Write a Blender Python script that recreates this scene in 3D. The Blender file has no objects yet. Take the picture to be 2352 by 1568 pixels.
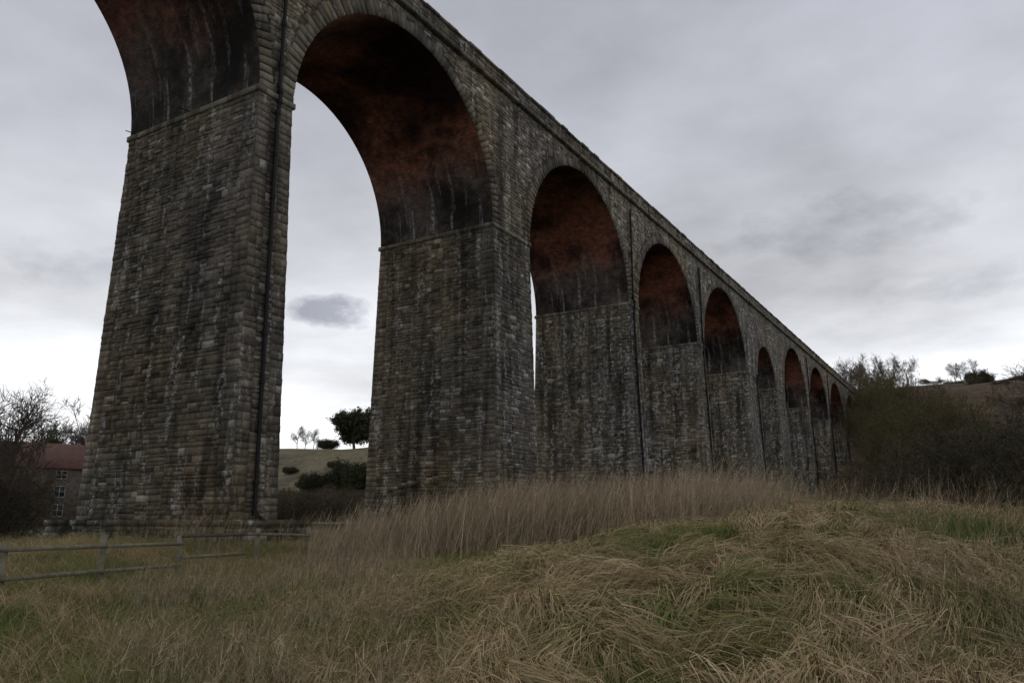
import bpy, math, random
import numpy as np
from mathutils import Matrix, Vector, Euler
random.seed(7); rng=np.random.default_rng(7)
sc=bpy.context.scene
sc.view_settings.view_transform='Standard'; sc.view_settings.look='None'; sc.view_settings.exposure=0
EYE=1.7

# ---------------------------------------------------------------- helpers
def link(o,parent=None):
    sc.collection.objects.link(o)
    if parent: o.parent=parent
    return o
def mesh_np(name,V,F,mats=(),attrs=None,matidx=None,uv=None,smooth=False):
    V=np.asarray(V,dtype=np.float32).reshape(-1,3); F=np.asarray(F,dtype=np.int32)
    k=F.shape[1]; me=bpy.data.meshes.new(name)
    me.vertices.add(len(V)); me.vertices.foreach_set('co',V.ravel())
    me.loops.add(F.size); me.loops.foreach_set('vertex_index',F.ravel())
    me.polygons.add(len(F)); me.polygons.foreach_set('loop_start',np.arange(0,F.size,k,dtype=np.int32))
    if matidx is not None: me.polygons.foreach_set('material_index',np.asarray(matidx,dtype=np.int32))
    me.update(calc_edges=True)
    if smooth: me.polygons.foreach_set('use_smooth',np.ones(len(F),dtype=bool))
    if attrs:
        for n,a in attrs.items():
            at=me.attributes.new(n,'FLOAT','POINT'); at.data.foreach_set('value',np.asarray(a,dtype=np.float32))
    if uv is not None:
        l=me.uv_layers.new(name='UVMap'); l.data.foreach_set('uv',np.asarray(uv,dtype=np.float32)[F.ravel()].ravel())
    for m in mats: me.materials.append(m)
    me.validate(); 
    return me
def obj(name,me,parent=None): return link(bpy.data.objects.new(name,me),parent)
def empty(name,loc=(0,0,0)):
    o=bpy.data.objects.new(name,None); o.location=loc; return link(o)
def tubes(P0,P1,R0,R1,k=3):
    P0=np.asarray(P0,float);P1=np.asarray(P1,float);R0=np.asarray(R0,float);R1=np.asarray(R1,float)
    d=P1-P0; d/=np.maximum(np.linalg.norm(d,axis=1,keepdims=True),1e-9)
    ref=np.where(np.abs(d[:,2:3])>.9,np.array([[1.,0,0]]),np.array([[0,0,1.]]))
    a=np.cross(d,ref); a/=np.linalg.norm(a,axis=1,keepdims=True); b=np.cross(d,a)
    n=len(P0); V=np.zeros((n,2*k,3))
    for i in range(k):
        t=2*math.pi*i/k; o=math.cos(t)*a+math.sin(t)*b
        V[:,i]=P0+o*R0[:,None]; V[:,k+i]=P1+o*R1[:,None]
    base=(np.arange(n)*2*k)[:,None,None]
    f=np.array([[i,(i+1)%k,k+(i+1)%k,k+i] for i in range(k)])[None]
    return V.reshape(-1,3),(base+f).reshape(-1,4)
def merge(parts):
    Vs=[];Fs=[];o=0
    for V,F in parts:
        V=np.asarray(V,float).reshape(-1,3);Vs.append(V);Fs.append(np.asarray(F)+o);o+=len(V)
    return np.concatenate(Vs),np.concatenate(Fs)
def box(x0,x1,y0,y1,z0,z1):
    V=[(x0,y0,z0),(x1,y0,z0),(x1,y1,z0),(x0,y1,z0),(x0,y0,z1),(x1,y0,z1),(x1,y1,z1),(x0,y1,z1)]
    F=[(0,3,2,1),(4,5,6,7),(0,1,5,4),(1,2,6,5),(2,3,7,6),(3,0,4,7)]
    return V,F

# ---------------------------------------------------------------- node helpers
class NT:
    def __init__(s,name):
        s.m=bpy.data.materials.new(name); s.m.use_nodes=True; s.t=s.m.node_tree; s.t.nodes.clear()
        s.out=s.n('ShaderNodeOutputMaterial'); s.b=s.n('ShaderNodeBsdfPrincipled')
        s.l(s.b.outputs[0],s.out.inputs[0]); s.b.inputs['Roughness'].default_value=.9
        s.b.inputs['Specular IOR Level'].default_value=.2
    def n(s,t,**k):
        x=s.t.nodes.new(t)
        for a,b in k.items(): setattr(x,a,b)
        return x
    def l(s,a,b): s.t.links.new(a,b)
    def pos(s):
        return s.n('ShaderNodeNewGeometry').outputs['Position']
    def mapv(s,v,scale=(1,1,1),loc=(0,0,0)):
        x=s.n('ShaderNodeMapping'); x.inputs['Scale'].default_value=scale; x.inputs['Location'].default_value=loc
        s.l(v,x.inputs[0]); return x.outputs[0]
    def noise(s,v,scale,detail=4,rough=.55,col=False):
        x=s.n('ShaderNodeTexNoise'); x.inputs['Scale'].default_value=scale; x.inputs['Detail'].default_value=detail
        x.inputs['Roughness'].default_value=rough; s.l(v,x.inputs['Vector']); return x.outputs[1 if col else 0]
    def ramp(s,f,stops):
        x=s.n('ShaderNodeValToRGB'); e=x.color_ramp.elements
        while len(e)<len(stops): e.new(.5)
        for i,(p,c) in enumerate(stops):
            e[i].position=p; e[i].color=(c[0],c[1],c[2],1) if hasattr(c,'__len__') else (c,c,c,1)
        s.l(f,x.inputs[0]); return x.outputs[0]
    def mix(s,f,a,b,mode='MIX'):
        x=s.n('ShaderNodeMix',data_type='RGBA',blend_type=mode)
        for v,i in ((f,0),(a,6),(b,7)):
            if isinstance(v,bpy.types.NodeSocket): s.l(v,x.inputs[i])
            elif i==0: x.inputs[0].default_value=v
            else: x.inputs[i].default_value=(v[0],v[1],v[2],1)
        return x.outputs[2]
    def math(s,op,a,b=0.,clamp=False):
        x=s.n('ShaderNodeMath',operation=op,use_clamp=clamp)
        for v,i in ((a,0),(b,1)):
            if isinstance(v,bpy.types.NodeSocket): s.l(v,x.inputs[i])
            else: x.inputs[i].default_value=v
        return x.outputs[0]
    def attr(s,name,typ='GEOMETRY'):
        x=s.n('ShaderNodeAttribute',attribute_name=name,attribute_type=typ); return x.outputs['Fac']
    def bump(s,h,strength=.5,dist=.02):
        x=s.n('ShaderNodeBump'); x.inputs['Strength'].default_value=strength; x.inputs['Distance'].default_value=dist
        s.l(h,x.inputs['Height']); s.l(x.outputs[0],s.b.inputs['Normal'])
    def col(s,c): 
        if isinstance(c,bpy.types.NodeSocket): s.l(c,s.b.inputs['Base Color'])
        else: s.b.inputs['Base Color'].default_value=(*c,1)

def weather(t,c,white=.5):
    p=t.pos(); sep=t.n('ShaderNodeSeparateXYZ'); t.l(p,sep.inputs[0])
    warm=t.ramp(t.noise(p,.11,3),[(.38,(.94,.94,.97)),(.50,(1.02,1.0,.90)),(.62,(1.17,1.02,.80))])
    c=t.mix(1,c,warm,'MULTIPLY')
    st=t.ramp(t.noise(t.mapv(p,(1.3,1.3,.11)),1.,6,.62),[(.34,.36),(.50,.85),(.68,1.15)])
    c=t.mix(1,c,st,'MULTIPLY')
    bl=t.ramp(t.noise(p,.5,6,.68),[(.34,.48),(.6,1.1)])
    c=t.mix(.85,c,bl,'MULTIPLY')
    # algae / moss near the ground
    low=t.math('MULTIPLY',t.ramp(t.math('DIVIDE',t.math('ADD',sep.outputs[2],t.math('MULTIPLY',t.noise(p,.7,4),5.)),12.),[(.25,.55),(.6,0)]),t.ramp(t.noise(p,1.7,5,.7),[(.4,0),(.6,1)]))
    c=t.mix(low,c,t.mix(1,c,(.72,.86,.5),'MULTIPLY'))
    far_=t.ramp(t.math('DIVIDE',sep.outputs[1],100.),[(.42,0),(.56,.075)])
    w1=t.ramp(t.math('ADD',t.noise(t.mapv(p,(2.2,2.2,.22)),1.,4,.6),far_),[(.51,0),(.65,1)])
    w2=t.ramp(t.noise(p,4.,5,.8),[(.49,0),(.58,1)])
    c=t.mix(t.math('MULTIPLY',t.math('MULTIPLY',w1,w2),white),c,(.46,.46,.44))
    return c
def mat_stone(name='rubble_stone',gain=1.):
    t=NT(name); r=t.attr('rnd'); g=lambda a:tuple(x*gain for x in a)
    c=t.ramp(r,[(0,g((.075,.066,.056))),(.25,g((.125,.11,.09))),(.6,g((.178,.156,.128))),(.86,g((.24,.215,.175))),(1,g((.42,.40,.37)))])
    c=weather(t,c,.8)
    fine=t.ramp(t.noise(t.pos(),9,5,.7),[(.3,.6),(.7,1.25)])
    c=t.mix(1,c,fine,'MULTIPLY'); t.col(c)
    t.bump(t.noise(t.pos(),7,6,.7),.9,.05); return t.m
def mat_core():
    t=NT('mortar_bed'); c=weather(t,t.mix(0,(.085,.075,.062),(0,0,0)),.3); t.col(c); t.bump(t.noise(t.pos(),12,4),.6,.03); return t.m
def mat_dress():
    t=NT('dressed_stone'); r=t.attr('rnd')
    c=t.ramp(r,[(0,(.095,.085,.07)),(.5,(.16,.143,.118)),(1,(.27,.25,.215))])
    c=weather(t,c,.4); t.col(c); t.bump(t.noise(t.pos(),6,6,.7),.7,.03); return t.m
def mat_brick():
    t=NT('soffit_brick'); uv=t.n('ShaderNodeUVMap').outputs[0]
    br=t.n('ShaderNodeTexBrick'); t.l(uv,br.inputs['Vector']); br.inputs['Scale'].default_value=1
    br.inputs['Brick Width'].default_value=.28; br.inputs['Row Height'].default_value=.11; br.inputs['Mortar Size'].default_value=.014
    br.inputs['Color1'].default_value=(.33,.105,.06,1); br.inputs['Color2'].default_value=(.16,.065,.045,1); br.inputs['Mortar'].default_value=(.085,.065,.055,1)
    p=t.pos(); sep=t.n('ShaderNodeSeparateXYZ'); t.l(uv,sep.inputs[0]); v=sep.outputs[1]
    c=br.outputs[0]
    vn=t.math('ADD',v,t.math('MULTIPLY',t.math('SUBTRACT',t.noise(p,.3,7,.72),.5),9.))
    low=t.ramp(t.math('DIVIDE',vn,12.),[(.20,1),(.42,0)])
    c=t.mix(low,c,t.mix(1,c,(.42,.85,1.1),'MULTIPLY'))
    soot=t.ramp(t.noise(p,.22,8,.66),[(.40,.12),(.48,.40),(.58,1.1)])
    c=t.mix(1,c,soot,'MULTIPLY')
    fl=t.ramp(t.noise(p,2.2,6,.75),[(.35,.5),(.7,1.4)]); c=t.mix(1,c,fl,'MULTIPLY')
    dr=t.ramp(t.noise(t.mapv(uv,(2.0,.2,1)),1,4,.6),[(.54,0),(.65,1)])
    c=t.mix(t.math('MULTIPLY',t.math('MULTIPLY',dr,t.ramp(t.math('DIVIDE',v,12.),[(.02,.9),(.45,0)])),t.ramp(t.noise(uv,5,4,.7),[(.4,0),(.65,1)])),c,(.5,.48,.47))
    t.col(c); t.bump(t.noise(p,10,5,.7),.6,.02); return t.m
def simple(name,c1,c2,scale=3,rough=.9,bump=.3):
    t=NT(name); f=t.noise(t.pos(),scale,5,.6); t.col(t.ramp(f,[(.3,c1),(.7,c2)])); t.b.inputs['Roughness'].default_value=rough
    if bump: t.bump(f,bump,.02)
    return t.m
def tinted(name,stops,wa=.75):
    t=NT(name); a=t.attr('tint','INSTANCER'); b=t.attr('rnd')
    f=t.math('ADD',t.math('MULTIPLY',a,wa),t.math('MULTIPLY',b,1-wa))
    t.col(t.ramp(f,stops)); 
    return t.m
M_stone=mat_stone();M_span=mat_stone('spandrel_stone',1.3);M_core=mat_core();M_dress=mat_dress();M_brick=mat_brick()
M_iron=simple('cast_iron_pipe',(.006,.006,.007),(.014,.013,.012),4,.6)

# ---------------------------------------------------------------- terrain
YR=[-1000,-100,30,60,90,120,150,175,190,200,260,400,1500]
ZR=[2,.3,.6,1.2,3,5.5,9.5,17,25,29,41,60,95]
YL=[-1000,-100,30,60,90,115,140,170,300,1500]
ZL=[2,.3,.6,1.2,3.2,11,20,21,24,45]
def sstep(a,b,x):
    t=np.clip((x-a)/(b-a),0,1); return t*t*(3-2*t)
def smooth_interp(y,xs,zs):
    s=0
    for o in (-8,-4,0,4,8): s=s+np.interp(y+o,xs,zs)
    return s/5
def far(x,y):
    r=smooth_interp(y,YR,ZR); l=smooth_interp(y,YL,ZL)
    fl=sstep(-60,-110,x); z=r*(1-fl)+l*fl
    fade=sstep(-190,-330,x); z=z*(1-fade)+(1.5+.012*np.abs(y))*fade
    z=z+sstep(25,140,x)*6*sstep(0,60,y)
    d=np.sqrt(x*x+y*y); 
    z=z+sstep(60,160,d)*(1.6*np.sin(x*.035+1)*np.cos(y*.03)+.7*np.sin(x*.09+y*.07)+.35*np.sin(x*.31+1.3*np.sin(y*.23))*np.cos(y*.27))
    return z
def P(az,d):
    a=math.radians(az-31.4); return d*math.sin(a),d*math.cos(a)
ctrl=[(0,0,0.0),(*P(0,4),.08),(*P(30,4),.1),(*P(-30,4),.05),
 (*P(0,7.2),.4),(*P(9.7,7.2),.5),(*P(9.7,9.3),1.02),(*P(9.7,11.2),1.30),(*P(12,15),1.0),(*P(9.7,20),.9),
 (*P(2,9.5),.8),(*P(2,11.5),1.05),(*P(2,15),.85),
 (*P(18,7.2),.5),(*P(18,10),1.12),(*P(18,13),1.56),(*P(18,17),1.25),
 (*P(25,7.2),.5),(*P(25,11),1.3),(*P(25,14.5),2.0),(*P(25,19),1.5),
 (*P(33,7.2),.45),(*P(33,10),.9),(*P(33,13.5),1.2),(*P(33,19),1.1),(*P(42,12),.9),(*P(42,7),.4),(*P(44,18),1.1),
 (*P(-8,7),.22),(*P(-8,11),.58),(*P(-6,14.5),.65),(*P(-8,20),.5),
 (*P(-17,9),.12),(*P(-17,14),.18),(*P(-17,20),.3),(*P(-30,9),.08),(*P(-30,15),.2),(*P(-24,21),.3),(*P(-30,24),.75),(*P(-20,28),.85),(*P(-14,27),.7),
 (*P(0,26),.8),(*P(15,28),1.2),(*P(28,28),1.5),(*P(40,28),1.6),(*P(-45,12),.1),(*P(-45,20),.4),(*P(180,8),0.),(*P(90,8),0.1),(*P(-90,8),.0)]
C=np.array(ctrl); SG=4.2
def kern(ax,ay,bx,by):
    d2=(ax[:,None]-bx[None])**2+(ay[:,None]-by[None])**2; return np.exp(-d2/(2*SG*SG))
K=kern(C[:,0],C[:,1],C[:,0],C[:,1])+np.eye(len(C))*.02
Wt=np.linalg.solve(K,C[:,2]-far(C[:,0],C[:,1]))
def H(x,y):
    x=np.atleast_1d(np.asarray(x,float)).ravel(); y=np.atleast_1d(np.asarray(y,float)).ravel()
    z=far(x,y)+kern(x,y,C[:,0],C[:,1])@Wt
    d=np.hypot(x,y)
    z+=.07*np.sin(x*2.1+np.sin(y*1.3)*1.5)*np.cos(y*1.7+x*.6)*sstep(60,20,d)
    z+=.07*np.sin(x*4.7+1+1.4*np.sin(y*2.3))*np.sin(y*4.3+1.2*np.sin(x*2.9))*sstep(30,12,d)
    return z
def h1(x,y): return float(H(x,y)[0])
rad=np.concatenate([[0.0],np.geomspace(.8,30,150),np.geomspace(30.8,2500,110)]); NA=420
A=np.linspace(0,2*np.pi,NA,endpoint=False)
X=(rad[:,None]*np.sin(A)[None]).ravel(); Y=(rad[:,None]*np.cos(A)[None]).ravel(); Z=H(X,Y)
ii,jj=np.meshgrid(np.arange(len(rad)-1),np.arange(NA),indexing='ij'); jn=(jj+1)%NA
F=np.stack([ii*NA+jj,ii*NA+jn,(ii+1)*NA+jn,(ii+1)*NA+jj],-1).reshape(-1,4)[:,::-1]
def mat_ground():
    t=NT('rough_pasture'); p=t.pos()
    c=t.ramp(t.noise(p,.9,6,.65),[(.30,(.06,.05,.025)),(.45,(.14,.11,.06)),(.6,(.09,.115,.03)),(.75,(.17,.145,.078))])
    c2=t.ramp(t.noise(p,.045,9,.75),[(.36,(.045,.036,.022)),(.45,(.11,.088,.045)),(.54,(.145,.122,.06)),(.64,(.10,.10,.042))])
    sep=t.n('ShaderNodeSeparateXYZ'); t.l(p,sep.inputs[0])
    br=t.math('MULTIPLY',t.ramp(t.math('DIVIDE',sep.outputs[1],300.),[(.45,0),(.6,1)]),t.ramp(t.math('ADD',t.math('DIVIDE',sep.outputs[0],400.),.5),[(.3,0),(.42,1)]))
    c2=t.mix(t.math('MULTIPLY',br,.85),c2,t.ramp(t.noise(p,.06,9,.75),[(.36,(.035,.026,.02)),(.48,(.085,.055,.035)),(.57,(.115,.08,.048)),(.66,(.105,.095,.045))]))
    d=t.n('ShaderNodeVectorMath',operation='LENGTH'); t.l(p,d.inputs[0])
    fd=t.ramp(t.math('DIVIDE',d.outputs['Value'],200.),[(.12,0),(.4,1)])
    c=t.mix(fd,c,c2); c=t.mix(1,c,t.ramp(t.noise(p,.5,8,.75),[(.3,.45),(.7,1.35)]),'MULTIPLY')
    t.col(c); t.bump(t.noise(p,2,9,.8),1,.4); return t.m
obj('grassy_ground',mesh_np('grassy_ground',np.stack([X,Y,Z],1),F,[mat_ground()],smooth=True))

# ---------------------------------------------------------------- viaduct
XN=-22.7; XF=-31.0; ZS=EYE+16.5; ZD=EYE+25.15; ZT=EYE+26.4
arches=[(-32.2,-17.0),(-15.3,-.1),(3.0,18.3),(20.0,35.1),(39.2,54.6),(56.4,71.0),(73.0,88.3),(93.0,102.0),(107,122),(124,139),(141,156),(158,173)]
piers=[(-17.0,-15.3),(-.1,3.0),(18.3,20.0),(35.1,39.2),(54.6,56.4),(71.0,73.0),(88.3,93.0),(102,107),(122,124),(139,141),(156,158),(173,200)]
piers=[(-60,-32.2)]+piers
vi=empty('railway_viaduct')
V=[];Fq=[];MI=[];UV=[]
def quad(a,b,c,d,mi,uvs=None):
    i=len(V); V.extend([a,b,c,d]); Fq.append((i,i+1,i+2,i+3)); MI.append(mi); UV.extend(uvs or [(0,0)]*4)
NS=48
for y0,y1 in arches:
    R=(y1-y0)/2; c=(y0+y1)/2
    pts=[(c-R*math.cos(math.pi*i/NS),ZS+R*math.sin(math.pi*i/NS),min(i,NS-i)*math.pi*R/NS) for i in range(NS+1)]
    for (ya,za,va),(yb,zb,vb) in zip(pts[:-1],pts[1:]):
        quad((XN,ya,za),(XN,yb,zb),(XN,yb,ZD),(XN,ya,ZD),0)
        quad((XF,yb,zb),(XF,ya,za),(XF,ya,ZD),(XF,yb,ZD),0)
        quad((XN,ya,za),(XF,ya,za),(XF,yb,zb),(XN,yb,zb),1,[(0,va),(8.3,va),(8.3,vb),(0,vb)])
def pier_c(y0,y1,z):
    k=ZS-z; return XN+.027*k, XF-.018*k, y0-.0118*k, y1+.0118*k
for y0,y1 in piers:
    quad((XN,y0,ZS),(XN,y1,ZS),(XN,y1,ZD),(XN,y0,ZD),0); quad((XF,y1,ZS),(XF,y0,ZS),(XF,y0,ZD),(XF,y1,ZD),0)
    zb=-1.5
    xn,xf,ya,yb=pier_c(y0,y1,zb)
    t=[(XN,y0),(XN,y1),(XF,y1),(XF,y0)]; b=[(xn,ya),(xn,yb),(xf,yb),(xf,ya)]
    for i in range(4):
        j=(i+1)%4; quad((*b[i],zb),(*b[j],zb),(*t[j],ZS),(*t[i],ZS),0)
quad((XN,-60,ZD),(XN,200,ZD),(XF,200,ZD),(XF,-60,ZD),0)
obj('core',mesh_np('core',V,Fq,[M_core,M_brick],matidx=MI,uv=UV),vi)

SQ=[];SH=[];SR=[];SN=[];SI=[]   # stones
def addstone(q,n,h,r,inset): SQ.append(q);SN.append(n);SH.append(h);SR.append(r);SI.append(inset)
def flush(name,mat,parent):
    Q=np.array(SQ,float);N=np.array(SN,float);h=np.array(SH);r=np.array(SR);ins=np.array(SI)
    c=Q.mean(1,keepdims=True); dd=Q-c; L=np.linalg.norm(dd,axis=2,keepdims=True)
    top=c+dd*(1-np.minimum(.45,ins[:,None,None]/L))+N[:,None]*(h[:,None,None]*(1+rng.uniform(-.45,.45,(len(Q),4,1))))
    Vv=np.concatenate([Q+N[:,None]*.002,top],1).reshape(-1,3)
    f=np.array([[4,5,6,7],[0,1,5,4],[1,2,6,5],[2,3,7,6],[3,0,4,7]])[None]
    Ff=(np.arange(len(Q))[:,None,None]*8+f).reshape(-1,4)
    o=obj(name,mesh_np(name,Vv,Ff,[mat],attrs={'rnd':np.repeat(r,8)}),parent)
    for l in (SQ,SN,SH,SR,SI): l.clear()
    return o
def rs(): return min(1,max(0,random.gauss(.48,.24)))
def wallface(A,B,n,z0,z1,hs,ls,quoin=.62):
    def pt(u,z):
        a=A(z);b=B(z);L=math.hypot(b[0]-a[0],b[1]-a[1]); k=u/L
        return (a[0]+(b[0]-a[0])*k,a[1]+(b[1]-a[1])*k,z)
    def L(z): a=A(z);b=B(z);return math.hypot(b[0]-a[0],b[1]-a[1])
    def st(u0,u1,za,zb,h,r,inset=.018,g=.006):
        j=lambda:random.uniform(-.012,.012)
        addstone([pt(u0+g+j()*.5,za+g),pt(u1-g+j()*.5,za+g+j()*.4),pt(u1-g,zb-g+j()*.4),pt(u0+g,zb-g)],n,h,r,inset)
    z=z0; q=quoin
    while z<z1-.04 and q>0:
        hh=random.uniform(.2,.38); zb=min(z+hh,z1); Lz=L(z)
        for s in (0,1):
            k=random.random(); w1=q*random.uniform(.4,.62)
            a,b=(0,q) if s==0 else (Lz-q,Lz)
            if k<.45: st(a,b,z,zb,random.uniform(.015,.04),.1+.75*rs())
            else:
                st(a,a+w1,z,zb,random.uniform(.015,.04),.1+.75*rs()); st(a+w1,b,z,zb,random.uniform(.015,.045),rs())
        z=zb
    Lm=L((z0+z1)/2)-2*q; npan=max(1,int(Lm/2.0)); cuts=[0]+sorted([min(.9,max(.1,(i+random.uniform(-.25,.25))/npan)) for i in range(1,npan)])+[1]
    for ca,cb_ in zip(cuts[:-1],cuts[1:]):
        z=z0
        while z<z1-.04:
            hh=random.uniform(*hs)*random.choice((.8,1,1,1.35)); zb=min(z+hh,z1); Lz=L(z); u=q+(Lz-2*q)*ca; e=q+(Lz-2*q)*cb_
            if z1-zb<.06: zb=z1
            while u<e-.02:
                w=random.uniform(*ls)*(1 if zb-z<.25 else 1.2)
                if e-(u+w)<ls[0]*.7: w=e-u
                if random.random()<.22 and zb-z>.19:
                    m=z+(zb-z)*random.uniform(.4,.6)
                    st(u,u+w,z,m,random.uniform(.01,.05),rs()); st(u,u+w,m,zb,random.uniform(.01,.05),rs())
                else: st(u,u+w,z,zb,random.uniform(.008,.065),rs())
                u+=w
            z=zb
for i,(y0,y1) in enumerate(piers):
    f=lambda z,y0=y0,y1=y1: pier_c(y0,y1,z)
    nearp = -1<y0<60
    hs,ls=((.13,.26),(.22,.66)) if nearp else ((.18,.32),(.3,.8))
    zb=max(-.8,h1(XN,(y0+y1)/2)-1.2)
    if y0<-40: continue
    q=.62 if y1-y0<3 else .7
    if y1-y0<15:
        wallface(lambda z:(f(z)[0],f(z)[2]),lambda z:(f(z)[0],f(z)[3]),(1,0,0),zb,ZS,hs,ls,q)
        wallface(lambda z:(f(z)[1],f(z)[2]),lambda z:(f(z)[0],f(z)[2]),(0,-1,0),zb,ZS,hs,ls,.8)
        if y0<100: wallface(lambda z:(f(z)[0],f(z)[3]),lambda z:(f(z)[1],f(z)[3]),(0,1,0),zb,ZS,(.2,.34),(.35,.9),.8)
    else:
        wallface(lambda z:(f(z)[1],f(z)[2]),lambda z:(f(z)[0],f(z)[2]),(0,-1,0),8,ZS,hs,ls,.8)
        wallface(lambda z:(f(z)[0],f(z)[2]),lambda z:(f(z)[0],f(z)[3]),(1,0,0),12,ZS,(.3,.4),(.5,1.),.8)
flush('pier_masonry',M_stone,vi)
# spandrels
z=ZS
while z<ZD-.05:
    hh=random.uniform(.14,.27); zb=min(z+hh,ZD); y=-32.
    while y<186:
        w=random.uniform(.22,.6) if y<70 else random.uniform(.35,.8)
        ok=True
        for a,b in arches:
            if y+w<a-1 or y>b+1: continue
            R=(b-a)/2+.66;c=(a+b)/2
            for (yy,zz) in ((y,z),(y+w,z),(y,zb),(y+w,zb)):
                if math.hypot(yy-c,zz-ZS)<R: ok=False;break
            if not ok:break
        if ok:
            g=.007; addstone([(XN,y+g,z+g),(XN,y+w-g,z+g),(XN,y+w-g,zb-g),(XN,y+g,zb-g)],(1,0,0),random.uniform(.012,.055),min(1,rs()+.06),.02); y+=w
        else: y+=.12
    z=zb
flush('spandrel_masonry',M_span,vi)
# voussoirs
for a,b in arches:
    R=(b-a)/2;c=(a+b)/2; n=int(math.pi*(R+.3)/.34)
    for i in range(n):
        a0=math.pi*i/n+.003;a1=math.pi*(i+1)/n-.003; ro=R+random.uniform(.55,.9)
        q=[(XN,c+r*math.cos(t),ZS+r*math.sin(t)) for r,t in ((R-.01,a0),(ro,a0),(ro,a1),(R-.01,a1))]
        addstone(q,(1,0,0),random.uniform(.05,.075),rs(),.015)
flush('voussoirs',M_dress,vi)
# imposts, string course, parapet, coping built from individual blocks
parts=[];rn=[]
def blk(*a):
    parts.append(box(*a)); rn.extend([rs()]*8)
for y0,y1 in piers[1:-1]:
    e=.10
    for xa in np.arange(XF-e,XN+e-.01,.83):
        blk(xa+.004,min(xa+.826,XN+e)-.004,y0-e,y0+.3,ZS-.2,ZS+.02+random.uniform(0,.015))
        blk(xa+.004,min(xa+.826,XN+e)-.004,y1-.3,y1+e,ZS-.2,ZS+.02+random.uniform(0,.015))
    if y1-.3>y0+.3: blk(XN-.3,XN+e-.003,y0+.304,y1-.304,ZS-.2,ZS+.02)
y=-60
while y<196:
    w=random.uniform(.8,1.3); blk(XN-.2,XN+.28+random.uniform(-.01,.01),y+.004,y+w-.004,ZD-.02,ZD+.22); blk(XF-.28,XF+.2,y+.004,y+w-.004,ZD-.02,ZD+.22); y+=w
y=-60
while y<196:
    w=random.uniform(.8,1.2); j=random.uniform(-.03,.02)
    blk(XN-.35,XN+.2+j,y+.004,y+w-.004,ZT-.17,ZT+j); blk(XF-.2,XF+.35,y+.004,y+w-.004,ZT-.17,ZT+j); y+=w
parts.append(box(XN-.3,XN+.08,-60,196,ZD+.2,ZT-.16)); rn.extend([.4]*8)
parts.append(box(XF-.08,XF+.3,-60,196,ZD+.2,ZT-.16)); rn.extend([.4]*8)
v_,f_=merge(parts); obj('string_course_and_coping',mesh_np('cornice',v_,f_,[M_dress],attrs={'rnd':rn}),vi)
z=ZD+.22
while z<ZT-.2:
    zb=min(z+.25,ZT-.17); y=-32.
    while y<190:
        w=random.uniform(.3,.7); addstone([(XN+.08,y+.007,z+.007),(XN+.08,y+w-.007,z+.007),(XN+.08,y+w-.007,zb-.007),(XN+.08,y+.007,zb-.007)],(1,0,0),random.uniform(.01,.04),rs(),.02); y+=w
    z=zb
flush('parapet_masonry',M_stone,vi)
# plinths
for (y0,y1) in [p for p in piers if -5<p[0]<80]:
    g=h1(XN,(y0+y1)/2); zt=EYE+.02 if y0<30 else g+.6
    xn,xf,ya,yb=pier_c(y0,y1,zt); e=.75
    parts=[box(xf-e,xn+e,ya-e,yb+e,-1.2,zt-.03)]
    o=obj('plinth_core',mesh_np('plinth_core',*merge(parts),[M_core]),vi)
    AX0,AX1,AY0,AY1=xf-e,xn+e,ya-e,yb+e
    for A_,B_,n in (((AX1,AY0),(AX1,AY1),(1,0,0)),((AX0,AY0),(AX1,AY0),(0,-1,0)),((AX1,AY1),(AX0,AY1),(0,1,0))):
        wallface(lambda z:A_,lambda z:B_,n,-.6,zt-.2,(.2,.3),(.3,.8),0)
    ps=[];r2=[]
    x=AX0-.06
    while x<AX1+.04:
        w=min(random.uniform(.7,1.3),AX1+.06-x); 
        ps.append(box(x+.005,x+w-.005,AY0-.07,AY1+.07,zt-.2,zt+random.uniform(-.02,.02))); r2+= [rs()*.5]*8; x+=w
    obj('plinth_capping',mesh_np('plinth_capping',*merge(ps),[M_stone],attrs={'rnd':r2}),vi)
flush('plinth_masonry',M_stone,vi)
# drainpipes
def pipe(y,yoff_base,ztop):
    zb=h1(XN,y)+1.1
    pts=[(XN+.17,y,ztop)]
    zz=ztop
    while zz>ZS+.4: zz-=1.8; zz=max(zz,ZS+.4); pts.append((XN+.17,y,zz))
    pts.append((XN+.26,y,ZS+.1)); pts.append((XN+.26,y,ZS-.35)); 
    for z in np.arange(ZS-.8,zb,-1.8): pts.append((XN+.027*(ZS-z)+.16,y+yoff_base*(ZS-z)/16,z))
    pts.append((XN+.027*(ZS-zb)+.16,y+yoff_base,zb)); pts.append((XN+.95,y+yoff_base+.45,zb-.45)); pts.append((XN+1.28,y+yoff_base+.5,zb-.7)); pts.append((XN+1.28,y+yoff_base+.5,zb-1.6))
    segs=[(a,b,.075) for a,b in zip(pts[:-1],pts[1:])]
    for p in pts[1:-3]: segs.append(((p[0],p[1],p[2]+.08),(p[0],p[1],p[2]-.08),.105))
    v,f=tubes([s[0] for s in segs],[s[1] for s in segs],[s[2] for s in segs],[s[2] for s in segs],10)
    obj('drainpipe',mesh_np('drainpipe',v,f,[M_iron],smooth=True),vi)
pipe(19.15,-.1,ZD-.1); pipe(55.1,0,ZD-.9); pipe(72.2,0,ZD-.9); pipe(123.2,0,ZD-.9); pipe(140.2,0,ZD-.9); pipe(92,0,ZS-.5)
pipe(1.2,0,ZD-.5)
sg=[]
for y0,y1 in piers[3:6]:
    for xx in (XN-4.2,XN-7.9):
        sg.append(((xx,y0,ZS+.1),(xx+.1,y0-.55,ZS+.0)))
v,f=tubes([s[0] for s in sg],[s[1] for s in sg],[.025]*len(sg),[.02]*len(sg),5); obj('iron_brackets',mesh_np('brackets',v,f,[M_iron]),vi)

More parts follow.
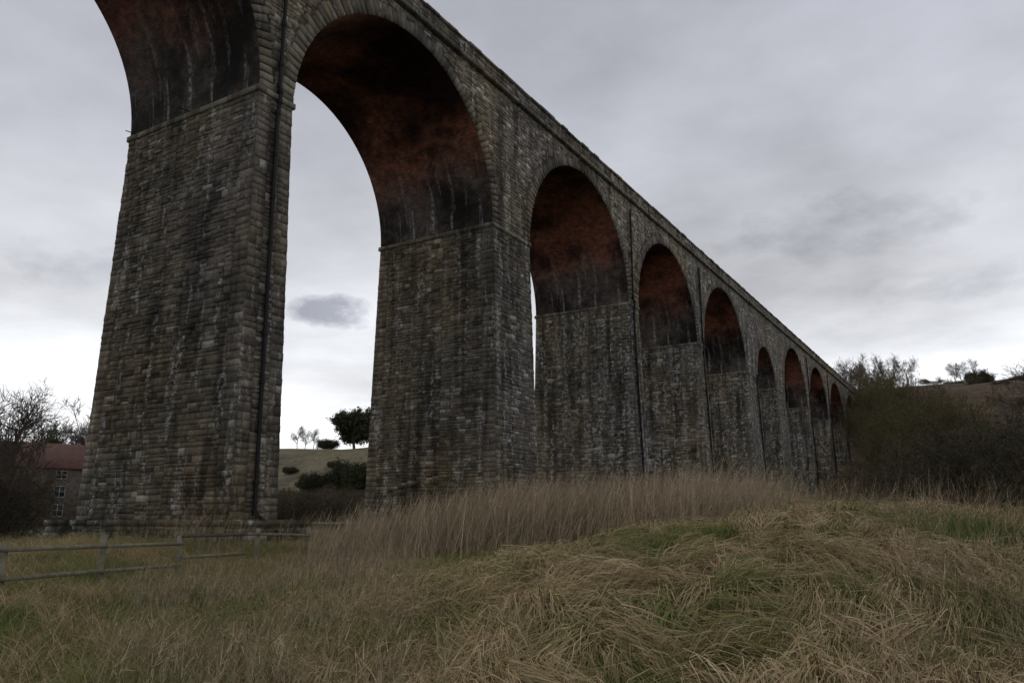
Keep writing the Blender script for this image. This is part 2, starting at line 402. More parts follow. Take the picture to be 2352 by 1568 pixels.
# ---------------------------------------------------------------- vegetation generators
def grow(rs_,H_,r0,levels,nch,spread=.8,up=.25,start=.3,lenf=.58,base=(0,0,0),dir0=(0,0,1),trunkfrac=.75,minr=.01,wob=.16):
    S0=[];S1=[];R0=[];R1=[]
    stack=[(np.array(base,float),np.array(dir0,float),H_*trunkfrac,r0,0)]
    while stack:
        p,d,L,r,lv=stack.pop(); ns=5 if lv==0 else (4 if lv<3 else 3)
        pts=[p];dirs=[]; 
        for i in range(ns):
            d=d+rs_.normal(0,wob,3)*(1 if lv else .5)+np.array([0,0,up*(.35 if lv else .2)])
            d=d/np.linalg.norm(d); q=pts[-1]+d*L/ns; pts.append(q); dirs.append(d)
        re=r*(.45 if lv<levels else .4)
        rr=np.linspace(r,max(re,minr*.6),ns+1)
        for i in range(ns): S0.append(pts[i]);S1.append(pts[i+1]);R0.append(max(rr[i],minr*.7));R1.append(max(rr[i+1],minr*.6))
        if lv<levels:
            n=nch[lv]
            for k in range(n):
                t=start+(1-start)*(k+rs_.uniform(.1,.9))/n if lv==0 else rs_.uniform(.15,1)
                x=t*ns; i=min(int(x),ns-1); q=pts[i]+(pts[i+1]-pts[i])*(x-i)
                perp=rs_.normal(0,1,3); perp-=perp.dot(dirs[i])*dirs[i]; perp/=np.linalg.norm(perp)+1e-9
                nd=dirs[i]+perp*rs_.uniform(.6,1.3)*spread; nd/=np.linalg.norm(nd)
                stack.append((q,nd,L*lenf*rs_.uniform(.7,1.15)*(1.15-.45*t if lv==0 else 1),max(rr[i]*rs_.uniform(.4,.6),minr),lv+1))
    return np.array(S0),np.array(S1),np.array(R0),np.array(R1)
def leaves(rs_,centers,size,jit):
    n=len(centers); c=centers+rs_.normal(0,jit,(n,3)); a=rs_.normal(0,1,(n,3)); a/=np.linalg.norm(a,axis=1,keepdims=True)
    b=np.cross(a,rs_.normal(0,1,(n,3))); b/=np.linalg.norm(b,axis=1,keepdims=True); s=size*rs_.uniform(.6,1.4,(n,1))
    Vv=np.stack([c-a*s,c-b*s*.6,c+a*s,c+b*s*.6],1).reshape(-1,3); Ff=np.arange(4*n).reshape(n,4); return Vv,Ff
def bark(name,c1,c2): return simple(name,c1,c2,1.5,.95,0)
M_bark=bark('grey_bark',(.055,.046,.036),(.12,.10,.075))
M_twig=bark('brown_twigs',(.07,.054,.036),(.14,.112,.072))
M_willow=bark('willow_twigs',(.055,.048,.026),(.14,.115,.055))
M_bramb=bark('bramble_stems',(.035,.026,.02),(.09,.068,.05))
M_dleaf=bark('dark_leaves',(.024,.03,.015),(.065,.072,.033))
M_ivy=bark('ivy_leaves',(.022,.036,.014),(.055,.082,.03))
M_dead=bark('dead_leaves',(.05,.037,.022),(.11,.082,.048))
def tree_mesh(name,seed,Hh,r0=.3,nch=(9,7,6,4),mat=None,minr=.02,leaf=0,leafmat=None,lsize=.12,**k):
    q=np.random.default_rng(seed); a,b,c,d=grow(q,Hh,r0,len(nch),nch,minr=minr,**k)
    v,f=tubes(a,b,c,d,3); mi=np.zeros(len(f),int); mats=[mat or M_bark]
    if leaf:
        idx=q.integers(len(b)//20,len(b),leaf); lv,lf=leaves(q,b[idx],lsize,lsize*1.5); f=np.concatenate([f,lf+len(v)]); v=np.concatenate([v,lv]); mi=np.concatenate([mi,np.ones(len(lf),int)]); mats.append(leafmat or M_ivy)
    return mesh_np(name,v,f,mats,matidx=mi)
def bush_mesh(name,seed,Hh,nst=16,nch=(6,5,4),mat=None,minr=.008,leaf=0,leafmat=None,lsize=.05,spread_r=1.0,lean=.7,r0=.03,up=.1):
    q=np.random.default_rng(seed); out=[]
    for i in range(nst):
        an=q.uniform(0,6.28); rr=math.sqrt(q.uniform(0,1))*spread_r; dd=np.array([math.cos(an)*lean*q.uniform(.1,1),math.sin(an)*lean*q.uniform(.1,1),1.]); dd/=np.linalg.norm(dd)
        out.append(grow(q,Hh*q.uniform(.6,1.05),r0,len(nch),nch,base=(math.cos(an)*rr,math.sin(an)*rr,-.15),dir0=dd,trunkfrac=.75,minr=minr,start=.15,lenf=.5,wob=.22,up=up,spread=.9))
    a,b,c,d=[np.concatenate([o[i] for o in out]) for i in range(4)]
    v,f=tubes(a,b,c,d,3); mi=np.zeros(len(f),int); mats=[mat or M_bramb]
    if leaf:
        idx=q.integers(0,len(b),leaf); lv,lf=leaves(q,b[idx],lsize,lsize*2.5); f=np.concatenate([f,lf+len(v)]); v=np.concatenate([v,lv]); mi=np.concatenate([mi,np.ones(len(lf),int)]); mats.append(leafmat or M_dleaf)
    return mesh_np(name,v,f,mats,matidx=mi)
def place(name,me,az,d,s=1.,rz=None,sz=None,dz=0):
    x,y=P(az,d); o=obj(name,me); o.location=(x,y,h1(x,y)-.1+dz); o.rotation_euler=(0,0,random.uniform(0,6.28) if rz is None else rz)
    o.scale=(s,s,sz or s); return o

TA=[tree_mesh('bare_tree_a%d'%i,20+i,13,.28,(10,7,6,4),M_bark,.022,start=.25,spread=.85) for i in range(3)]
TI=tree_mesh('ivy_tree',31,12,.3,(10,7,5,3),M_bark,.022,leaf=5000,leafmat=M_ivy,lsize=.16,start=.2,spread=.9)
TE=tree_mesh('evergreen_tree',33,9,.4,(14,8,6,3),M_bark,.03,leaf=26000,leafmat=M_dleaf,lsize=.22,start=.12,spread=1.1,lenf=.6)
WI=[bush_mesh('willow_scrub%d'%i,40+i,11,16,(9,7,5),M_willow,.02,leaf=6000,leafmat=M_willow,lsize=.10,spread_r=3,lean=.6,r0=.09,up=.3) for i in range(2)]
BR=[bush_mesh('bramble%d'%i,50+i,3.1,26,(7,6,4),M_bramb,.007,leaf=5000,leafmat=M_dleaf,lsize=.035,spread_r=1.5,lean=.9) for i in range(2)]
TH=[bush_mesh('thicket%d'%i,60+i,4.5,18,(8,6,4),M_twig,.012,leaf=6000,leafmat=M_dead,lsize=.06,spread_r=1.6,lean=.8) for i in range(2)]
DB=bush_mesh('dark_shrub',66,4,18,(8,6,3),M_bramb,.015,leaf=12000,leafmat=M_dleaf,lsize=.13,spread_r=2,lean=.9)
# left edge
place('bare_tree',TA[0],-32.6,95,1.05); place('ivy_clad_tree',TI,-30.4,122,.95); place('bare_tree',TA[1],-28.4,122,1.05)
place('bare_tree',TA[2],-29.6,140,1.1); place('bare_tree',TA[1],-34.5,90,1.1); place('bare_tree',TA[0],-27.5,150,1.05); place('bare_tree',TA[2],-31.4,130,1.1); place('bare_tree',TA[1],-38,100,1.2)
place('bare_tree',TA[2],-32.3,72,.55); place('bare_tree',TA[0],-30.2,84,.28)
place('bramble_bush',BR[0],-33.4,52,1.2,sz=1.5);place('bramble_bush',BR[1],-33.1,60,1.2,sz=1.4);place('bramble_bush',BR[0],-36,48,1.7);place('hedge_thicket',TH[0],-33.2,74,1.0,sz=1.4)
place('hedge_thicket',TH[1],-28.6,92,.5,sz=.35);place('hedge_thicket',TH[0],-30,94,.5,sz=.35);place('hedge_thicket',TH[1],-31.2,95,.45,sz=.4)
# through first arch
place('evergreen_tree',TE,-11.4,205,1.3,sz=1.0); place('evergreen_tree',TE,-10.2,208,1.2,sz=1.0); place('round_shrub',DB,-13.3,205,.9,sz=.75)
for az,d,s in ((-14.2,215,.42),(-15.3,223,.45),(-14.75,227,.4)): place('bare_tree',TA[random.randint(0,2)],az,d,s)
place('round_shrub',DB,-14.0,143,.85,sz=.95);place('round_shrub',DB,-11.6,142,1.0,sz=1.35);place('round_shrub',DB,-10.9,140,1.1,sz=1.3);place('round_shrub',DB,-15.6,170,.5,sz=.4);place('round_shrub',DB,-12.8,168,.35)
for az,d,s in ((-15.9,138,.6),(-15.2,134,.5),(-12.9,140,.5),(-13.2,150,.4),(-15.0,152,.35)): place('hedge_thicket',TH[1],az,d,s)
for az,d,s in ((-16.2,122,1.0),(-15.5,126,1.0),(-14.7,120,1.1),(-13.9,124,1.),(-13.1,118,1.1),(-12.3,122,1.0),(-11.6,116,1.2),(-10.6,112,1.2),(-15.8,112,1.),(-14.4,108,1.),(-12,104,1.),(-13.4,100,.9)):
    place('hedge_thicket',TH[random.randint(0,1)],az,d,s*1.3,sz=s*.75)
for az,d in ((-15.8,85),(-15.2,92),(-14.6,80),(-13.8,88),(-13.2,76),(-12,74),(-11.4,84),(-10.8,70),(-16.8,88)):
    place('bramble_bush',BR[random.randint(0,1)],az,d,1.5,sz=1.1)
# far end of the viaduct
for az,d,s,sz,m in ((25.0,168,.9,1.45,0),(26.3,150,1.15,1.65,1),(27.6,142,1.1,1.45,0),(28.7,136,.95,1.2,1),(26.0,128,.9,1.3,0),(27.4,120,.9,1.1,1),(29.2,118,.85,.85,0),(25.2,140,.6,1.2,1),(30.4,122,.8,.7,0),(24.6,182,.9,1.3,1),(28.4,160,1.2,1.4,0),(26.9,110,.7,.8,1),(25.5,158,1.0,1.6,0),(29.6,150,1.0,1.0,1),(31.5,128,.8,.6,1)):
    place('willow_tree',WI[m],az,d,s,sz=sz)
for az,d,s in ((19.5,212,.95),(20.2,215,.7),(22.6,205,.75),(23.5,200,.8),(24.4,195,.85),(25.2,200,.8),(26.2,200,.75),(27.2,205,.6),(25.8,188,.85),(30.3,262,.5),(30.9,262,.5),(29.9,262,.5),(34.0,160,1.3),(35.5,160,1.2),(21.4,208,.6),(24.9,190,.95),(19.0,218,.8)):
    place('bare_tree',TA[random.randint(0,2)],az,d,s)
# brambles and thicket, right middle ground
for az,d,s,sz in ((29.8,33,1.1,1.3),(31.8,36,1.4,1.75),(33.6,33,1.4,1.7),(30.6,42,1.5,1.75),(36,36,1.5,1.6),(28.4,40,1.1,1.1),(27.2,50,1.2,1.0),(32.8,48,1.8,2.1),(35,46,1.8,2.),(39,38,1.6,1.6),(31,27,1.05,1.05),(33.2,25,1.1,1.1),(36,26,1.1,1.),(29.2,29,.85,.85),(32.2,29,1.1,1.15),(27.6,33,.8,.7)):
    place('bramble_bush',BR[random.randint(0,1)],az,d,s,sz=sz)
for az,d,s in ((25.5,62,1.),(24.3,72,1.),(27,74,1.3),(29,66,1.5),(31,70,1.8),(33,66,1.9),(35,64,1.8),(22.6,80,.8),(25.4,88,1.3),(28,92,1.7),(31,95,2.1),(34,92,2.2),(24.3,100,1.2),(26.5,100,1.6),(37,75,1.8),(30,56,1.3),(29.5,104,1.9),(32.4,104,2.1)):
    place('hedge_thicket',TH[random.randint(0,1)],az,d,s)
place('round_shrub',DB,31.3,225,1.,sz=.9)
for i in range(30):
    az=random.uniform(28.5,40); d=random.uniform(165,262); place('hedge_thicket',TH[i%2],az,d,random.uniform(.4,1.1),sz=random.uniform(.25,.6))

# ---------------------------------------------------------------- scatter (geometry nodes)
def scatter(name,pts,eul,scl,tint,idx,sources):
    col=bpy.data.collections.new(name+'_parts')
    for i,me in enumerate(sources):
        o=bpy.data.objects.new('%s_part_%02d'%(name,i),me); col.objects.link(o)
    me=bpy.data.meshes.new(name); me.vertices.add(len(pts)); me.vertices.foreach_set('co',np.asarray(pts,np.float32).ravel())
    for n,t,a in (('rot','FLOAT_VECTOR',eul),('scl','FLOAT',scl),('tint','FLOAT',tint),('idx','INT',idx)):
        at=me.attributes.new(n,t,'POINT'); at.data.foreach_set('vector' if t=='FLOAT_VECTOR' else 'value',np.asarray(a,np.int32 if t=='INT' else np.float32).ravel())
    o=obj(name,me); ng=bpy.data.node_groups.new(name,'GeometryNodeTree')
    ng.interface.new_socket('Geometry',in_out='INPUT',socket_type='NodeSocketGeometry'); ng.interface.new_socket('Geometry',in_out='OUTPUT',socket_type='NodeSocketGeometry')
    N=ng.nodes; gi=N.new('NodeGroupInput'); go=N.new('NodeGroupOutput'); ip=N.new('GeometryNodeInstanceOnPoints'); ci=N.new('GeometryNodeCollectionInfo')
    ci.inputs['Collection'].default_value=col; ci.inputs['Separate Children'].default_value=True; ci.inputs['Reset Children'].default_value=True
    def na(n,t):
        x=N.new('GeometryNodeInputNamedAttribute'); x.data_type=t; x.inputs[0].default_value=n; return [s for s in x.outputs if s.enabled][0]
    L=ng.links.new; L(gi.outputs[0],ip.inputs['Points']); L(ci.outputs[0],ip.inputs['Instance']); ip.inputs['Pick Instance'].default_value=True
    L(na('idx','INT'),ip.inputs['Instance Index']); L(na('rot','FLOAT_VECTOR'),ip.inputs['Rotation']); L(na('scl','FLOAT'),ip.inputs['Scale']); L(ip.outputs[0],go.inputs[0])
    md=o.modifiers.new('scatter','NODES'); md.node_group=ng; return o
def ribbons(paths,widths,rnd,mat,name):
    N,S,_=paths.shape; d=paths[:,1]-paths[:,0]; side=np.cross(d,np.random.default_rng(1).normal(0,1,(N,3))*.5+np.array([0,0,1.])); side/=np.linalg.norm(side,axis=1,keepdims=True)+1e-9
    tap=np.linspace(1,.25,S)[None,:,None]; w=widths[:,None,None]*tap*side[:,None]
    Vv=np.stack([paths-w,paths+w],2).reshape(-1,3)
    b=(np.arange(N)*S*2)[:,None,None]; f=np.array([[2*i,2*i+1,2*i+3,2*i+2] for i in range(S-1)])[None]
    return mesh_np(name,Vv,(b+f).reshape(-1,4),[mat],attrs={'rnd':np.repeat(rnd,S*2)})
M_grass=tinted('grass_blades',[(0,(.05,.11,.014)),(.25,(.115,.18,.035)),(.42,(.21,.19,.072)),(.65,(.38,.28,.15)),(1,(.64,.50,.31))],.66)
M_reed=tinted('dead_stalks',[(0,(.07,.05,.03)),(.35,(.19,.145,.09)),(.6,(.33,.26,.165)),(1,(.60,.49,.33))],.45)
def lodged(seed,n=90,Lr=(.45,1.05),hm=(.08,.26)):
    q=np.random.default_rng(seed); S=6; t=np.linspace(0,1,S)[None]
    L=q.uniform(*Lr,(n,1)); a=q.normal(0,.2,(n,1)); curl=q.normal(q.normal(0,.7),.25,(n,1)); h=q.uniform(*hm,(n,1))
    ang=a+curl*t; dx=np.cumsum(np.cos(ang)*L/S,1)-np.cos(ang)*L/S; dy=np.cumsum(np.sin(ang)*L/S,1)-np.sin(ang)*L/S
    oy=q.normal(0,.12,(n,1)); hh=h*np.exp(-(oy/.14)**2)+.02
    z=hh*np.sin(np.pi*np.minimum(1,t**.65))+q.uniform(0,.04,(n,1))*t+.01
    p=np.stack([dx+q.normal(0,.14,(n,1))-.35,dy+oy,z+0*dx],2)
    return ribbons(p,q.uniform(.0025,.0058,n),q.uniform(0,1,n),M_grass,'lodged_tuft')
def upright(seed,n=90,Lr=(.08,.25),rad_=.12,bend=.5,mat=None,w=(.002,.004)):
    q=np.random.default_rng(seed); S=4; t=np.linspace(0,1,S)[None]
    L=q.uniform(*Lr,(n,1)); a=q.uniform(0,6.28,(n,1)); b=np.abs(q.normal(bend,.3,(n,1)))
    hx=L*t*t*b; z=L*t*(1-.35*b*t)
    p=np.stack([np.cos(a)*hx+q.normal(0,rad_,(n,1)),np.sin(a)*hx+q.normal(0,rad_,(n,1)),z-.02],2)
    return ribbons(p,q.uniform(*w,n),q.uniform(0,1,n),mat or M_grass,'upright_tuft')
def stalks(seed,n=16,Lr=(.6,1.8),rad_=.3,lean=.25,w=(.003,.0095),heads=4):
    q=np.random.default_rng(seed); S=5; t=np.linspace(0,1,S)[None]
    L=q.uniform(*Lr,(n,1)); lx=q.normal(lean,.24,(n,1)); ly=q.normal(0,.22,(n,1)); cv=q.normal(.1,.12,(n,1))
    p=np.stack([L*(lx*t+cv*t*t)+q.normal(0,rad_,(n,1)),L*ly*t+q.normal(0,rad_,(n,1)),L*t],2); p[:,:,2]-=.05
    P_=[p];W=[q.uniform(*w,n)];R_=[q.uniform(0,1,n)]
    if heads:
        m=n*heads; i=q.integers(0,n,m); tt=q.uniform(.35,.98,m); k=np.minimum((tt*(S-1)).astype(int),S-2); fr=tt*(S-1)-k
        b=p[i,k]*(1-fr[:,None])+p[i,k+1]*fr[:,None]; dr=q.normal(0,.5,(m,3))+np.array([.25,0,.9]); dr/=np.linalg.norm(dr,axis=1,keepdims=True)
        l=q.uniform(.06,.3,(m,1,1)); sp=b[:,None]+dr[:,None]*l*t[0][None,:,None]; P_.append(sp);W.append(q.uniform(.002,.005,m));R_.append(R_[0][i])
    return ribbons(np.concatenate(P_),np.concatenate(W),np.concatenate(R_),M_reed,'stalk_clump')
def fbm(x,y,s,seed=0):
    v=0;a=1;tot=0
    for o in range(4):
        f=s*2**o; ph=seed*13.7+o*5.1
        v=v+a*(np.sin(x*f+ph+1.7*np.sin(y*f*.8+ph))*np.cos(y*f*1.1-ph+1.3*np.sin(x*f*.7+2*ph))); tot+=a; a*=.55
    return v/tot
def sector(n,a0,a1,d0,d1,pw=1.6):
    az=rng.uniform(a0,a1,n); d=(rng.uniform(d0**pw,d1**pw,n))**(1/pw); an=np.radians(az-31.4)
    return d*np.sin(an),d*np.cos(an),az,d
def orient(x,y,yaw,tilt=1.):
    e=.15; nx=-(H(x+e,y)-H(x-e,y))/(2*e)*tilt; ny=-(H(x,y+e)-H(x,y-e))/(2*e)*tilt; out=np.zeros((len(x),3))
    for i in range(len(x)):
        n=Vector((nx[i],ny[i],1)).normalized(); f=Vector((math.cos(yaw[i]),math.sin(yaw[i]),0)); f=(f-n*f.dot(n)).normalized(); s=n.cross(f)
        out[i]=Matrix((f,s,n)).transposed().to_euler()[:]
    return out
# matted grass on the mound
x,y,az,d=sector(5600,-24,46,3.5,21,1.35)
keep=(fbm(x,y,.5,5)>-.6)&(rng.uniform(0,1,len(x))<np.clip((az+22)/16,.12,1)); x,y,az,d=x[keep],y[keep],az[keep],d[keep]
yaw=2.3*fbm(x,y,.35,1)+1.6*fbm(x,y,1.1,2)-.9+rng.normal(0,.45,len(x))
ti=np.clip(.64+.32*fbm(x,y,.9,3)+rng.normal(0,.18,len(x)),.1,1)
gr=fbm(x,y,.75,8); drop=(gr>.10)&(rng.uniform(0,1,len(x))<.8); x,y,yaw,ti=x[~drop],y[~drop],yaw[~drop],ti[~drop]
z=H(x,y)
scatter('matted_grass',np.stack([x,y,z],1),orient(x,y,yaw),rng.uniform(.6,1.25,len(x)),ti,rng.integers(0,8,len(x)),[lodged(100+i) for i in range(8)])
# short green grass
x,y,az,d=sector(8200,-46,46,3.5,24,1.35)
g=fbm(x,y,.75,8); keep=(g>-.06)|((az<-8)&(fbm(x,y,.4,4)>-.3)); x,y=x[keep],y[keep]
scatter('green_grass',np.stack([x,y,H(x,y)],1),orient(x,y,rng.uniform(0,6.28,len(x))),rng.uniform(.7,1.4,len(x)),np.clip(rng.normal(.14,.15,len(x)),0,.6),rng.integers(0,4,len(x)),[upright(200+i,100,rad_=.15) for i in range(4)])
# rough tussocks left field & behind
x,y,az,d=sector(5000,-50,0,5,32,1.5)
keep=fbm(x,y,.6,6)>-.35; x,y,az,d=x[keep],y[keep],az[keep],d[keep]
keep=~((x<XN+1)&(y>17)&(y<21)); x,y,az,d=x[keep],y[keep],az[keep],d[keep]
scatter('rough_grass',np.stack([x,y,H(x,y)],1),orient(x,y,rng.uniform(0,6.28,len(x))),rng.uniform(.6,1.3,len(x)),np.clip(.46+.42*fbm(x,y,.6,7)+rng.normal(0,.16,len(x)),.05,1),rng.integers(0,4,len(x)),[upright(210+i,60,(.15,.5),.18,.8,w=(.0025,.0055)) for i in range(4)])
# tall dead stalks
SRC=[stalks(300+i) for i in range(5)]+[stalks(310+i,9,(.5,1.05),.25,.15,(.002,.0038),3) for i in range(3)]
X_=[];T_=[];S_=[];I_=[]
def add(x,y,s,t,i): X_.append(np.stack([x,y,H(x,y)],1));S_.append(s);T_.append(t);I_.append(i)
x,y,az,d=sector(2500,-15,19,13.2,23,1.2)
front=np.interp(az,[-16,-8,2,10,19],[18.5,16,14,14.2,15.8])+1.3*fbm(x,y,.8,21); dens=np.clip((d-front)/2.6,0,1)*np.clip((az+15.5)/5,0,1)
k=(rng.uniform(0,1,len(x))<dens)&~((x<XN+1)); x,y,az,d=x[k],y[k],az[k],d[k]
add(x,y,(rng.uniform(.7,1.1,len(x))+.2*fbm(x,y,.6,22))*np.interp(az,[-16,-8,0,12,19],[.75,1.0,1.2,1.12,.8]),np.clip(.5+.35*fbm(x,y,.9,23)+rng.normal(0,.18,len(x)),0,1),rng.integers(0,5,len(x)))
x,y,az,d=sector(1000,15,46,16.5,30,1.2); add(x,y,rng.uniform(.3,.75,len(x))*np.interp(az,[15,26,32],[1,.9,.6]),np.clip(rng.normal(.38,.18,len(x)),0,1),rng.integers(0,5,len(x)))
x,y,az,d=sector(750,-26,-7,5.5,18,1.3); k=fbm(x,y,.7,11)>-.1; x,y,az,d=x[k],y[k],az[k],d[k]
add(x,y,rng.uniform(.5,.95,len(x)),np.clip(rng.normal(.6,.15,len(x)),0,1),rng.integers(5,8,len(x)))
x,y,az,d=sector(220,-46,-20,8,22,1.3); add(x,y,rng.uniform(.4,.7,len(x)),np.clip(rng.normal(.6,.15,len(x)),0,1),rng.integers(5,8,len(x)))
x,y,az,d=sector(380,20,46,5.5,15,1.3); k=rng.uniform(0,1,len(x))<np.clip((az-19)/9,0,1); x,y,az,d=x[k],y[k],az[k],d[k]
add(x,y,rng.uniform(.5,.95,len(x)),np.clip(rng.normal(.38,.2,len(x)),0,1),rng.integers(5,8,len(x)))
x,y,az,d=sector(1300,-28,30,24,60,1.3); k=(x>XN+1)|((y>21.5)&(y<33)&(x>-40)); x,y,az=x[k],y[k],az[k]
add(x,y,rng.uniform(.5,.95,len(x)),np.clip(rng.normal(.4,.15,len(x)),0,1),rng.integers(0,5,len(x)))
pp=np.concatenate(X_); n=len(pp)
scatter('dead_reeds',pp,np.stack([np.zeros(n),np.zeros(n),rng.normal(.9,.7,n)],1),np.concatenate(S_),np.concatenate(T_),np.concatenate(I_),SRC)

# ---------------------------------------------------------------- fence
M_wood=simple('weathered_wood',(.11,.105,.07),(.23,.215,.15),6,.9,.5)
posts=[(-13.6,2.2,1.25),(-14.3,4.7,1.25),(-15.1,7.55,1.33),(-16.1,10.0,1.42),(-17.0,12.5,1.35),(-17.6,15.4,1.5),(-18.4,18.1,1.5),(-18.9,20.3,1.75),(-19.2,22.3,1.72)]
s0=[];s1=[];rr=[]
for x,y,zt in posts: s0.append((x-.07,y,h1(x,y)-.3)); s1.append((x-.07,y,zt)); rr.append(.065)
def rail(a,b,z0,z1,low=True,f=1.):
    a_=posts[a];b_=posts[b]; e=(a_[0]+(b_[0]-a_[0])*f,a_[1]+(b_[1]-a_[1])*f)
    for dz in ((0,-.5) if low else (0,)):
        s0.append((a_[0]+.05,a_[1],z0+dz)); s1.append((e[0]+.05,e[1],z1+dz)); rr.append(.042)
rail(0,1,1.18,1.2);rail(1,2,1.2,1.2);rail(2,3,1.2,1.18);rail(3,4,1.18,1.16);rail(4,5,1.34,1.34,True,.8);rail(5,6,1.34,1.25,False);rail(6,8,1.62,1.6,False)
s0.append((posts[4][0]+.05,posts[4][1],1.34));s1.append((posts[5][0]+.05,posts[5][1],1.34));rr.append(.042)
v,f=tubes(s0,s1,rr,rr,10)
o=obj('wooden_fence',mesh_np('wooden_fence',v,f,[M_wood],smooth=True))
import bmesh
bm=bmesh.new(); bm.from_mesh(o.data); bmesh.ops.holes_fill(bm,edges=[e for e in bm.edges if e.is_boundary]); bm.to_mesh(o.data); bm.free()

# ---------------------------------------------------------------- house
M_hw=simple('house_stone',(.08,.066,.052),(.17,.142,.115),2.5); M_tile=simple('clay_tiles',(.07,.036,.028),(.13,.065,.048),3); M_wh=simple('white_paint',(.4,.4,.38),(.55,.55,.53),5,.6,0); M_gl=simple('window_pane',(.02,.022,.025),(.04,.045,.05),1,.15,0)
def house(az,d,name):
    x,y=P(az,d); E=empty(name,(x,y,h1(x,y)-.2)); E.rotation_euler=(0,0,math.atan2(-x,y)+.12)
    hw=6.2;dp=3.2;he=6.4;rg=9.3
    parts=[box(-hw,hw,-dp,dp,0,he),box(hw,hw+5,-dp+.8,dp-.8,0,he-1.6)]
    obj('walls',mesh_np('walls',*merge(parts),[M_hw]),E)
    def gable(x0,x1,y0,y1,z0,z1,ov=.3):
        return ([(x0-ov,y0-ov,z0-.1),(x1+ov,y0-ov,z0-.1),(x1+ov,0,z1),(x0-ov,0,z1),(x0-ov,y1+ov,z0-.1),(x1+ov,y1+ov,z0-.1)],[(0,1,2,3),(3,2,5,4)])
    v,f=merge([gable(-hw,hw,-dp,dp,he,rg),gable(hw+.35,hw+5,-dp+.8,dp-.8,he-1.6,he+.6)])
    obj('roof',mesh_np('roof',v,f,[M_tile]),E)
    gv=[(-hw,-dp,he),(-hw,dp,he),(-hw,0,rg-.1),(hw,-dp,he),(hw,dp,he),(hw,0,rg-.1),(hw+5,-dp+.8,he-1.6),(hw+5,dp-.8,he-1.6),(hw+5,0,he+.5)]
    obj('gables',mesh_np('gables',gv,[(0,2,1),(3,4,5),(6,7,8)],[M_hw]),E)
    obj('chimney',mesh_np('chimney',*merge([box(hw-1.2,hw-.3,-.4,.4,rg-.8,rg+1.2),box(hw-1.3,hw-.2,-.5,.5,rg+1.2,rg+1.35),box(-hw+.4,-hw+1.3,-.4,.4,rg-.8,rg+1.1)]),[M_hw]),E)
    fr=[];gl=[]
    for wx in (-4.6,-1.2,2.4):
        for wz,hh in ((1.1,1.2),(3.2,1.1),(5.2,.8)):
            if wx==-1.2 and wz==1.1: continue
            y0=-dp-.05; w=.5
            gl.append(box(wx-w,wx+w,y0+.0,y0+.04,wz,wz+hh))
            for a,b,c_,d_ in ((wx-w-.06,wx-w,wz-.06,wz+hh+.06),(wx+w,wx+w+.06,wz-.06,wz+hh+.06),(wx-w,wx+w,wz+hh,wz+hh+.06),(wx-w,wx+w,wz-.08,wz),(wx-.03,wx+.03,wz,wz+hh),(wx-w,wx-.03,wz+hh*.5-.02,wz+hh*.5+.02),(wx+.03,wx+w,wz+hh*.5-.02,wz+hh*.5+.02)):
                fr.append(box(a,b,y0-.03,y0+.02,c_,d_))
    for wx in (hw+2.5,):
        gl.append(box(wx-.5,wx+.5,-dp+.75,-dp+.79,2.8,3.9))
    obj('panes',mesh_np('wg',*merge(gl),[M_gl]),E); obj('window_frames',mesh_np('wf',*merge(fr),[M_wh]),E)
    obj('door',mesh_np('door',*box(-1.6,-.7,-dp-.06,-dp+.01,0,2.1),[M_tile]),E)
house(-31.2,105,'stone_house')

# ---------------------------------------------------------------- world, sun, camera
w=bpy.data.worlds.new('World'); sc.world=w; w.use_nodes=True; nt=w.node_tree; nt.nodes.clear()
class WT(NT):
    def __init__(s): s.t=nt
t=WT(); out=t.n('ShaderNodeOutputWorld'); bg=t.n('ShaderNodeBackground'); t.l(bg.outputs[0],out.inputs[0]); bg.inputs[1].default_value=.1
sunel=math.radians(32); sunaz=math.radians(-75)
sky=t.n('ShaderNodeTexSky',sky_type='NISHITA'); sky.sun_disc=False; sky.sun_elevation=sunel; sky.sun_rotation=sunaz; sky.altitude=0
tc=t.n('ShaderNodeTexCoord').outputs['Generated']; sp=t.n('ShaderNodeSeparateXYZ'); t.l(tc,sp.inputs[0]); zc=t.math('MAXIMUM',sp.outputs[2],0.)
den=t.math('ADD',zc,.14); cb=t.n('ShaderNodeCombineXYZ'); t.l(t.math('DIVIDE',sp.outputs[0],den),cb.inputs[0]); t.l(t.math('DIVIDE',sp.outputs[1],den),cb.inputs[1])
n1=t.noise(t.mapv(cb.outputs[0],(1,1,1),(3.1,1.7,0)),.9,8,.55); n2=t.noise(t.mapv(cb.outputs[0],(1,1,1),(9,4,2)),.38,4,.5)
def scal(v,k): 
    x=t.n('ShaderNodeVectorMath',operation='SCALE'); t.l(v,x.inputs[0]); x.inputs['Scale'].default_value=k; return x.outputs[0]
base=scal(t.ramp(zc,[(.0,(1,1,1)),(.10,(.92,.93,.95)),(.19,(.64,.655,.685)),(.30,(.47,.48,.515)),(.45,(.385,.395,.44)),(.8,(.30,.308,.355))]),14.8)
det=t.ramp(n1,[(.30,.66),(.42,.85),(.52,1.),(.64,1.18)])
det2=t.ramp(n2,[(.35,.9),(.65,1.10)])
cl=t.mix(1,t.mix(1,base,det,'MULTIPLY'),det2,'MULTIPLY')
gap=t.math('MULTIPLY',t.ramp(n2,[(.50,0),(.58,1)]),t.ramp(zc,[(.08,1),(.22,0)]))
cl=t.mix(t.math('MULTIPLY',gap,.35),cl,sky.outputs[0])
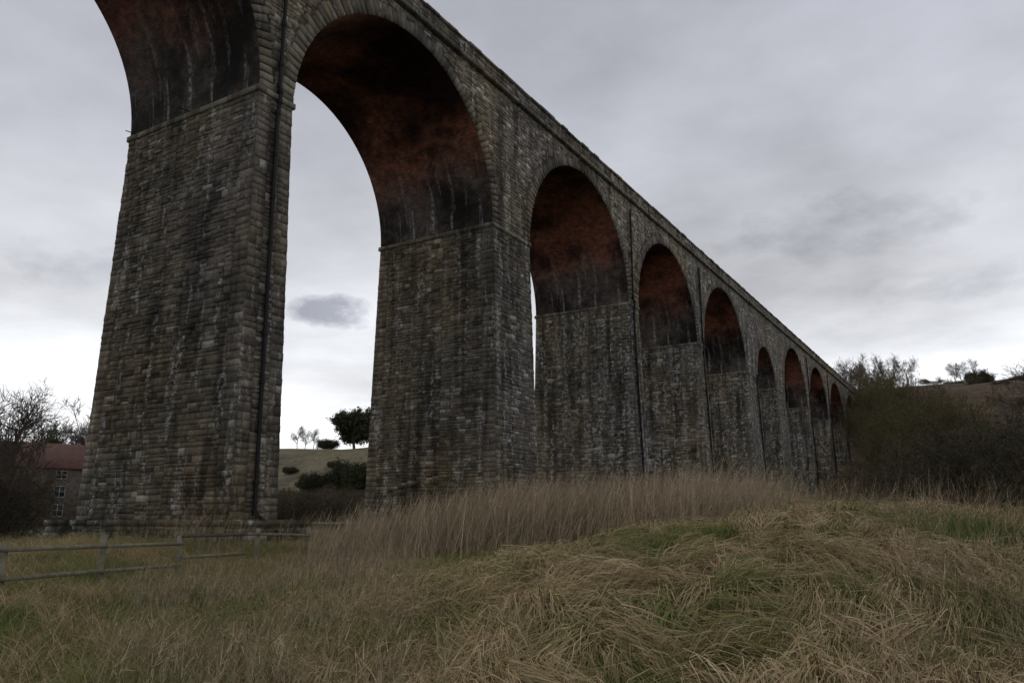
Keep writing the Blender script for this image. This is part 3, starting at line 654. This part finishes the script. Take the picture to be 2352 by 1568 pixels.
def cloudlet(azw,el,sx,sz_,dark,seed,rg=2.6,soft=.8):
    """a small ragged cloud standing at a compass bearing / elevation"""
    global cl
    a=math.radians(azw);e=math.radians(el); D=(math.sin(a)*math.cos(e),math.cos(a)*math.cos(e),math.sin(e)); S=(math.cos(a),-math.sin(a),0)
    def dot(vec):
        x=t.n('ShaderNodeVectorMath',operation='DOT_PRODUCT'); t.l(tc,x.inputs[0]); x.inputs[1].default_value=vec; return x.outputs['Value']
    u=t.math('DIVIDE',dot(S),sx); v=t.math('DIVIDE',t.math('SUBTRACT',sp.outputs[2],math.sin(e)),sz_)
    r=t.math('ADD',t.math('MULTIPLY',u,u),t.math('MULTIPLY',v,v))
    nn=t.noise(t.mapv(tc,(1,1,1.8),(seed,0,0)),14,7,.6)
    m=t.math('ADD',t.math('SUBTRACT',1.,r),t.math('MULTIPLY',t.math('SUBTRACT',nn,.5),rg))
    front=t.ramp(dot(D),[(0,0),(.5,1)])
    m=t.math('MULTIPLY',t.ramp(m,[(.0,0),(soft,1)]),front)
    cl=t.mix(m,cl,t.mix(1,cl,dark,'MULTIPLY'))
cloudlet(-44.6,14.6,.055,.022,(.50,.51,.55),1,3.6,.9)
cloudlet(-8,19.5,.14,.035,(.80,.805,.82),5,4.,1.8)
cloudlet(4,15,.2,.022,(.84,.845,.86),9,4.,1.8)
cloudlet(-58,16,.14,.03,(.82,.825,.85),12,4.,1.8)
t.l(cl,bg.inputs[0])
sd=bpy.data.lights.new('sun','SUN'); sd.energy=1.0; sd.angle=math.radians(25); sd.color=(1,.94,.84); so=link(bpy.data.objects.new('sun',sd))
dv=Vector((math.sin(sunaz)*math.cos(sunel),math.cos(sunaz)*math.cos(sunel),math.sin(sunel))); so.rotation_euler=dv.to_track_quat('Z','Y').to_euler(); so.location=dv*100
cd=bpy.data.cameras.new('camera'); cd.sensor_width=36; cd.lens=36*1795/2352; cd.clip_end=6000; cd.clip_start=.05
co=link(bpy.data.objects.new('camera',cd)); co.location=(0,0,EYE); co.rotation_euler=(math.radians(90+12.9),0,math.radians(31.4)); sc.camera=co
print('objects',len(bpy.data.objects))
